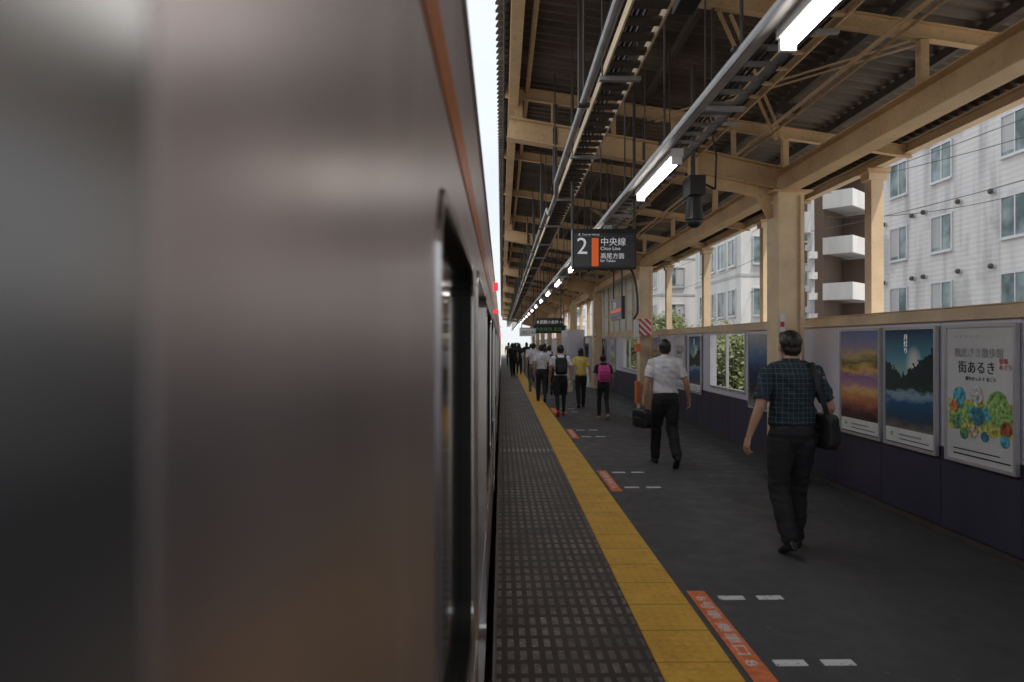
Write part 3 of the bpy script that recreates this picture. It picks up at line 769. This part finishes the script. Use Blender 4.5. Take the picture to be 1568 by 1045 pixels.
def person(name, x, y, H, yaw, P, mats, voxel=.006):
    V = Vector; B = Body(); fem = P.get('fem', 0); st = P.get('stout', 1.0)
    lean = P.get('lean', .02)
    hip = P.get('hipz', .90)
    dz = hip-.90
    def T(xx, yy, zz): return V((xx, yy+lean*(zz-.9)/.6, zz+dz))
    sh = 'shirt'; pn = 'pants'
    B.limb([(T(0, 0, .80), .115*st, .08), (T(0, -.008, .86), .158*st, .108), (T(0, -.012, .92), .164*st, .114*st), (T(0, -.006, .975), .150*st, .104*st)], pn, 44)
    B.limb([(T(0, -.006, .95), .151*st, .105*st), (T(0, -.004, .975), .151*st, .105*st)], 'belt', 44, caps=False)
    w = .9 if fem else 1
    bz = P.get('shirt_bottom', .985)
    B.limb([(T(0, -.008, bz), .158*st, .112*st), (T(0, 0, 1.06), .156*st*w, .112*st), (T(0, -.006, 1.16), .160*st*w, .114*st), (T(0, -.015, 1.27), .172*w, .118),
            (T(0, -.018, 1.35), .178*w, .112), (T(0, -.012, 1.41), .165*w, .09), (T(0, -.004, 1.445), .115*w, .07), (T(0, 0, 1.468), .07, .062)], sh, 52, caps=False)
    sw = .178*w
    for sd in (-1, 1):
        B.limb([(T(0, -.005, 1.425), .05, .05), (T(sd*.09, -.006, 1.425), .05, .055), (T(sd*sw, -.004, 1.385), .052, .056)], sh, 24, ref=V((0, 1, 0)))
    hd = V(P.get('head', (0, .012, 0)))
    B.limb([(T(0, .0, 1.42), .056, .058), (T(0, .004, 1.49), .052, .056), (T(0, .012, 1.56)+hd*.6, .052, .056)], 'skin', 28)
    if P.get('collar', 1): B.limb([(T(0, .0, 1.445), .071, .068), (T(0, .004, 1.468), .066, .066), (T(0, .006, 1.492), .060, .064)], sh, 32, .006, caps=False)
    c = T(0, .018, 1.598)+hd
    B.ell(c, (.074, .094, .103), 'skin', 20); B.ell(c+V((0, .035, -.055)), (.052, .056, .060), 'skin', 16)
    B.ell(c+V((0, .096, -.018)), (.013, .02, .024), 'skin', 8)
    for sd in (-1, 1):
        B.ell(c+V((sd*.079, -.002, -.020)), (.011, .020, .031), 'skin', 9); B.ell(c+V((sd*.031, .083, .006)), (.014, .009, .007), 'eye', 7)
        B.ell(c+V((sd*.031, .088, .024)), (.019, .006, .004), 'hair', 7)
    B.ell(c+V((0, .088, -.062)), (.022, .008, .007), 'lips', 7)
    hr = P.get('hair', 'short')
    B.ell(c+V((0, -.014, .022)), (.083, .098, .096), 'hair', 24); B.ell(c+V((0, -.045, -.03)), (.070, .058, .060), 'hair', 18)
    B.ell(c+V((0, .055, .072)), (.060, .045, .035), 'hair', 12)
    if hr == 'long': B.ell(c+V((0, -.045, -.08)), (.082, .06, .13), 'hair', 20)
    if hr == 'bob': B.ell(c+V((0, -.03, -.045)), (.088, .075, .09), 'hair', 20)
    if hr == 'bun': B.ell(c+V((0, -.10, .05)), (.045, .04, .045), 'hair', 14)
    fine = voxel < .0065
    for sd, k in ((-1, 'L'), (1, 'R')):
        S = T(sd*(sw+.008), -.004, 1.385); el = V(P[k+'e'])+V((0, 0, dz)); wr = V(P[k+'w'])+V((0, 0, dz))
        fr = P.get('sleeve', .72)
        B.limb([(S, .058, .062), (S.lerp(el, .35), .060, .064), (S.lerp(el, fr), .061, .064)], sh, 28, .009, caps=False)
        B.ell(S, (.058, .062, .058), sh, 16)
        B.limb([(S, .042, .046), (S.lerp(el, .5), .043, .046), (el, .037, .038), (el.lerp(wr, .3), .038, .036), (el.lerp(wr, .75), .028, .027), (wr, .025, .021)], 'skin', 22)
        d = V(P[k+'h']) if k+'h' in P else (wr-el)
        B.hand(wr, d, V((-sd, .15, 0)), V((0, 1, 0)), P.get(k+'c', (18, 28, 22)), fine)
    for sd, k in ((-1, 'L'), (1, 'R')):
        hp = V((sd*.083, 0, hip-.03)); kn = V(P[k+'k']); an = V(P[k+'a']); p = radians(P.get(k+'p', 0))
        cuff = kn.lerp(an, .98)
        lw = P.get('legw', 1)
        if P.get('shorts'):
            B.limb([(hp, .092, .10), (hp.lerp(kn, .5), .09, .092), (hp.lerp(kn, .95), .085, .085)], pn, 30, caps=False)
            B.limb([(hp, .07, .07), (kn, .05, .052), (kn.lerp(an, .35), .052, .056), (an, .032, .036)], P.get('leglab', 'skin'), 24)
        else:
            B.limb([(hp, .090*lw, .100*lw), (hp.lerp(kn, .35), .086*lw, .092*lw), (kn, .066*lw, .070*lw), (kn.lerp(an, .4), .064*lw, .070*lw), (cuff, .054*lw, .062*lw)], pn, 32, .011)
        f = V((0, cos(p), -sin(p))); u = V((0, sin(p), cos(p)))
        secs = []
        S_ = [(-.068, .020, .045), (-.062, .028, .062), (-.04, .036, .082), (0, .037, .088), (.045, .038, .078), (.09, .044, .060), (.135, .046, .048), (.17, .040, .040), (.195, .026, .030), (.205, .012, .018)]
        for t, hw, h_ in S_: secs.append((an+f*t-u*.085+u*h_/2, V((1, 0, 0)), u, hw, h_/2))
        full = []
        for a_, b_ in zip(secs, secs[1:]):
            for q in range(3): t = q/3; full.append((a_[0].lerp(b_[0], t), a_[1], a_[2], a_[3]+(b_[3]-a_[3])*t, a_[4]+(b_[4]-a_[4])*t))
        full.append(secs[-1]); B.ring_loft(full, 'shoe', 24)
    for e in P.get('extra', []):
        if e[0] == 'box':
            rot = Matrix.Rotation(radians(e[4]), 3, 'Z') if len(e) > 4 else None
            B.ell(e[1], e[2], e[3], 26, .35, rot)
        elif e[0] == 'line': B.limb([(V(q), e[2], e[3]) for q in e[1]], e[4], 12, .01, V(e[5]) if len(e) > 5 else V((1, 0, 0)))
    me = bpy.data.meshes.new(name+'_raw'); me.from_pydata([tuple(v) for v in B.v], [], B.f); me.update()
    tmp = bpy.data.objects.new(name+'_raw', me); COL.objects.link(tmp)
    md = tmp.modifiers.new('r', 'REMESH'); md.mode = 'VOXEL'; md.voxel_size = voxel; md.use_smooth_shade = True
    sm = tmp.modifiers.new('s', 'SMOOTH'); sm.factor = .5; sm.iterations = 2
    dg = bpy.context.evaluated_depsgraph_get(); dg.update()
    out = bpy.data.meshes.new_from_object(tmp.evaluated_get(dg)); out.name = name
    bpy.data.objects.remove(tmp); bpy.data.meshes.remove(me)
    labs = ['skin', 'shirt', 'pants', 'belt', 'shoe', 'hair', 'lips', 'eye', 'pack', 'strap', 'trim']
    kd = KDTree(len(B.v))
    for i, v in enumerate(B.v): kd.insert(v, i)
    kd.balance()
    out.materials.clear()
    for l in labs: out.materials.append(mats.get(l, {'skin': SKIN, 'hair': HAIR, 'lips': LIPS, 'eye': EYE, 'belt': LEATHER, 'shoe': LEATHER, 'pack': BAGB, 'strap': BAGB, 'trim': BAGB, 'pants': BLK, 'shirt': WHITE}[l]))
    nv = [v.normal.copy() for v in out.vertices]; vl = []
    for v in out.vertices: vl.append(B.lab[kd.find(v.co)[1]])
    seed = V((x*3.1, y*1.7, 0))
    for v, nrm, l in zip(out.vertices, nv, vl):
        q = v.co
        if l == 'shirt':
            a = noise.noise(V((q.x*7, q.y*7, q.z*13+q.x*9))+seed); a2 = noise.noise(V((q.x*17+q.z*9, q.y*17, q.z*22))+seed)
            v.co = q+nrm*((a*.013+a2*.006)*st)
        elif l == 'pants':
            a = noise.noise(V((q.x*9, q.y*9, q.z*11))+seed); a2 = noise.noise(V((q.x*8, q.y*8, q.z*30))+seed)*(1.4 if q.z < .3 or abs(q.z-.5) < .12 else .5)
            v.co = q+nrm*(a*.008+a2*.007)
        elif l == 'hair':
            v.co = q+nrm*(noise.noise(V((q.x*45, q.y*45, q.z*20))+seed)*.006)
        elif l == 'pack': v.co = q+nrm*(noise.noise(q*12+seed)*.006)
    idx = []
    for p in out.polygons:
        idx.append(labs.index(B.lab[kd.find(p.center)[1]]))
    out.polygons.foreach_set('material_index', idx); out.polygons.foreach_set('use_smooth', [True]*len(idx)); out.update()
    ob = bpy.data.objects.new(name, out); COL.objects.link(ob)
    s = H/1.70; ob.scale = (s, s, s); ob.location = (x, y, .0); ob.rotation_euler[2] = yaw
    return ob

def walk(fw, s=1.0):
    bk = 'R' if fw == 'L' else 'L'; sg = {'L': -1, 'R': 1}
    p = 38*s
    az = .085*cos(radians(p))+.16*sin(radians(p))
    return {fw+'k': (sg[fw]*.088, .17*s, .50), fw+'a': (sg[fw]*.085, .23*s, .087), fw+'p': 0,
            bk+'k': (sg[bk]*.085, .0, .49), bk+'a': (sg[bk]*.08, -.30*s, az), bk+'p': p, 'hipz': .885,
            fw+'e': (sg[fw]*.235, -.08, 1.13), fw+'w': (sg[fw]*.25, -.11, .89),
            bk+'e': (sg[bk]*.235, .0, 1.13), bk+'w': (sg[bk]*.245, .12, .90)}
P = walk('R', .55)
P.update({'stout': 1.08, 'Le': (-.262, -.05, 1.13), 'Lw': (-.335, -.02, .90), 'Re': (.285, -.04, 1.12), 'Rw': (.262, .10, .97), 'lean': .0, 'sleeve': .80, 'legw': 1.12,
          'Lk': (-.105, 0, .49), 'Rk': (.10, .10, .50), 'Lh': (-.22, .12, -1), 'Lc': (14, 22, 18), 'Rc': (50, 60, 40), 'hipz': .89, 'extra': [
    ('box', (.235, -.03, .93), (.05, .13, .135), 'pack', 14), ('box', (.285, -.04, .91), (.016, .10, .08), 'pack', 14),
    ('line', [(.13, -.118, 1.37), (.15, -.135, 1.25), (.19, -.135, 1.14), (.23, -.12, 1.03)], .021, .007, 'strap'),
    ('line', [(.13, -.118, 1.37), (.135, -.06, 1.452), (.135, .04, 1.44), (.16, .13, 1.30), (.22, .14, 1.12), (.235, .06, 1.03)], .021, .007, 'strap')]})
person('man_in_plaid_shirt', 2.255, 5.28, 1.715, 0, P, {'shirt': PLAID, 'pants': BLK}, .0048)
P = walk('L', 1.0)
P.update({'Le': (-.25, -.02, 1.13), 'Lw': (-.30, .0, .90), 'Lh': (-.12, .05, -1), 'Lc': (65, 75, 50), 'Re': (.27, -.03, 1.13), 'Rw': (.335, .05, .90), 'Rh': (.15, .2, -1), 'stout': 1.06, 'legw': 1.12,
          'extra': [('box', (-.315, .0, .635), (.07, .17, .125), 'pack', 20), ('box', (-.315, .0, .60), (.08, .13, .06), 'pack', 20),
                    ('line', [(-.315, -.07, .74), (-.315, -.065, .80), (-.315, -.02, .825), (-.315, .04, .825), (-.315, .075, .80), (-.315, .08, .74)], .009, .009, 'strap')]})
person('man_in_white_shirt', 2.165, 8.98, 1.67, 0, P, {'shirt': WHITE, 'pants': BLK}, .0055)
def pack(w=.15, d=.085, h=.22, z=1.20):
    return [('box', (0, -.19, z), (w, d, h), 'pack'), ('box', (0, -.275, z-.07), (w*.75, .03, h*.42), 'trim'),
            ('line', [(-.10, -.13, z+.17), (-.11, -.05, 1.455), (-.115, .08, 1.40), (-.12, .12, 1.2), (-.14, -.08, z-.12)], .022, .008, 'strap'),
            ('line', [(.10, -.13, z+.17), (.11, -.05, 1.455), (.115, .08, 1.40), (.12, .12, 1.2), (.14, -.08, z-.12)], .022, .008, 'strap')]
P = walk('L', .8); P.update({'fem': 1, 'hair': 'bun', 'extra': pack(.155, .09, .21), 'leglab': 'skin', 'shorts': 0, 'legw': .85})
person('girl_with_pink_backpack', 2.15, 14.4, 1.38, 0, P, {'shirt': BLK, 'pants': BLK, 'pack': PINK, 'strap': PINK, 'trim': cloth('dark_pink', (.4, .04, .18)), 'shoe': cloth('coral_shoe', (.6, .3, .3))}, .009)
P = walk('R', .6); P.update({'fem': 1, 'hair': 'long', 'shirt_bottom': .93, 'extra': [('box', (-.33, .0, .60), (.10, .12, .17), 'pack'), ('line', [(-.30, -.06, .76), (-.29, -.03, .90), (-.29, .05, .90), (-.30, .07, .76)], .008, .008, 'pack')]})
person('woman_in_yellow_top', 1.98, 17.0, 1.49, 0, P, {'shirt': YEL, 'pants': BLK, 'pack': CREAM}, .010)
P = walk('R', .8); P.update({'extra': pack(.14, .10, .20), 'collar': 0, 'shorts': 1, 'leglab': 'pants'})
person('man_with_black_backpack', 1.30, 15.0, 1.58, 0, P, {'shirt': WHITE, 'pants': BLK, 'shoe': REDS}, .009)
rnd = random.Random(21)
far = [('man_in_white_shirt', 1.10, 18.7, 1.58, WHITE, NAVY, 0), ('man_in_white_shirt', 1.05, 22.3, 1.62, WHITE, GREY, 0), ('commuter', 1.50, 21.5, 1.55, WHITE, BLK, 1),
       ('commuter', 1.25, 28.5, 1.6, WHITE, NAVY, 1), ('commuter', .55, 33, 1.62, BLK, BLK, 0),
       ('commuter', 1.9, 30, 1.6, BLK, BLK, 0), ('commuter', .6, 39, 1.6, WHITE, BLK, 0), ('commuter', 1.4, 38, 1.65, BLK, GREY, 0), ('commuter', .9, 35, 1.6, NAVY, BLK, 0),
       ('commuter', 2.3, 36, 1.6, GREY, BLK, 0), ('commuter', .9, 44, 1.65, BLK, BLK, 0), ('commuter', .5, 48, 1.65, GREY, BLK, 0), ('commuter', 1.2, 50, 1.65, NAVY, BLK, 0)]
for nm, x, y, H, s_, p_, pk in far:
    P = walk(rnd.choice('LR'), rnd.uniform(.5, 1)); P.update({'hair': rnd.choice(['short', 'short', 'bob'])})
    if pk: P['extra'] = pack(.13, .08, .18)
    person(nm, x, y, H, rnd.uniform(-.15, .15), P, {'shirt': s_, 'pants': p_, 'pack': rnd.choice([BAGB, NAVY])}, .014)

# ------------------------------------------------------------ sky, sun, camera
w = bpy.data.worlds.new('World'); scene.world = w; w.use_nodes = True
nt = w.node_tree
sk = nt.nodes.new('ShaderNodeTexSky'); sk.sky_type = 'NISHITA'; sk.sun_disc = False
el = radians(66); az = radians(130)
sdir = Vector((sin(az)*cos(el), cos(az)*cos(el), sin(el)))
sk.sun_elevation = el; sk.sun_rotation = az; sk.air_density = 1.0; sk.dust_density = 3.0; sk.ozone_density = 1
tc = nt.nodes.new('ShaderNodeTexCoord'); nz = nt.nodes.new('ShaderNodeTexNoise'); nz.inputs['Scale'].default_value = 2.2; nz.inputs['Detail'].default_value = 6
nt.links.new(tc.outputs['Generated'], nz.inputs['Vector'])
rp = nt.nodes.new('ShaderNodeMapRange'); rp.inputs[1].default_value = .35; rp.inputs[2].default_value = .6; rp.inputs[3].default_value = .74; rp.inputs[4].default_value = .96
nt.links.new(nz.outputs['Fac'], rp.inputs[0])
mx = nt.nodes.new('ShaderNodeMix'); mx.data_type = 'RGBA'; mx.inputs[7].default_value = (7.0, 7.35, 7.5, 1)
nt.links.new(rp.outputs[0], mx.inputs[0]); nt.links.new(sk.outputs[0], mx.inputs[6])
bg = nt.nodes['Background']; bg.inputs[1].default_value = .15
nt.links.new(mx.outputs[2], bg.inputs[0])
sl = bpy.data.lights.new('sun', 'SUN'); sl.energy = 4.0; sl.angle = radians(.5); sl.color = (1, .93, .84)
so = bpy.data.objects.new('sun', sl); COL.objects.link(so); so.rotation_euler = (-sdir).to_track_quat('-Z', 'Y').to_euler()
cd = bpy.data.cameras.new('camera'); cam = bpy.data.objects.new('camera', cd); COL.objects.link(cam)
cd.sensor_width = 36; cd.lens = 24; cd.clip_start = .01; cd.clip_end = 3000
cam.location = (0, 0, 1.62); cam.rotation_euler = (radians(90.15), 0, radians(-.88))
cd.dof.use_dof = True; cd.dof.focus_distance = 8; cd.dof.aperture_fstop = 2.5
scene.camera = cam
scene.view_settings.view_transform = 'Standard'; scene.view_settings.look = 'None'; scene.view_settings.exposure = 0
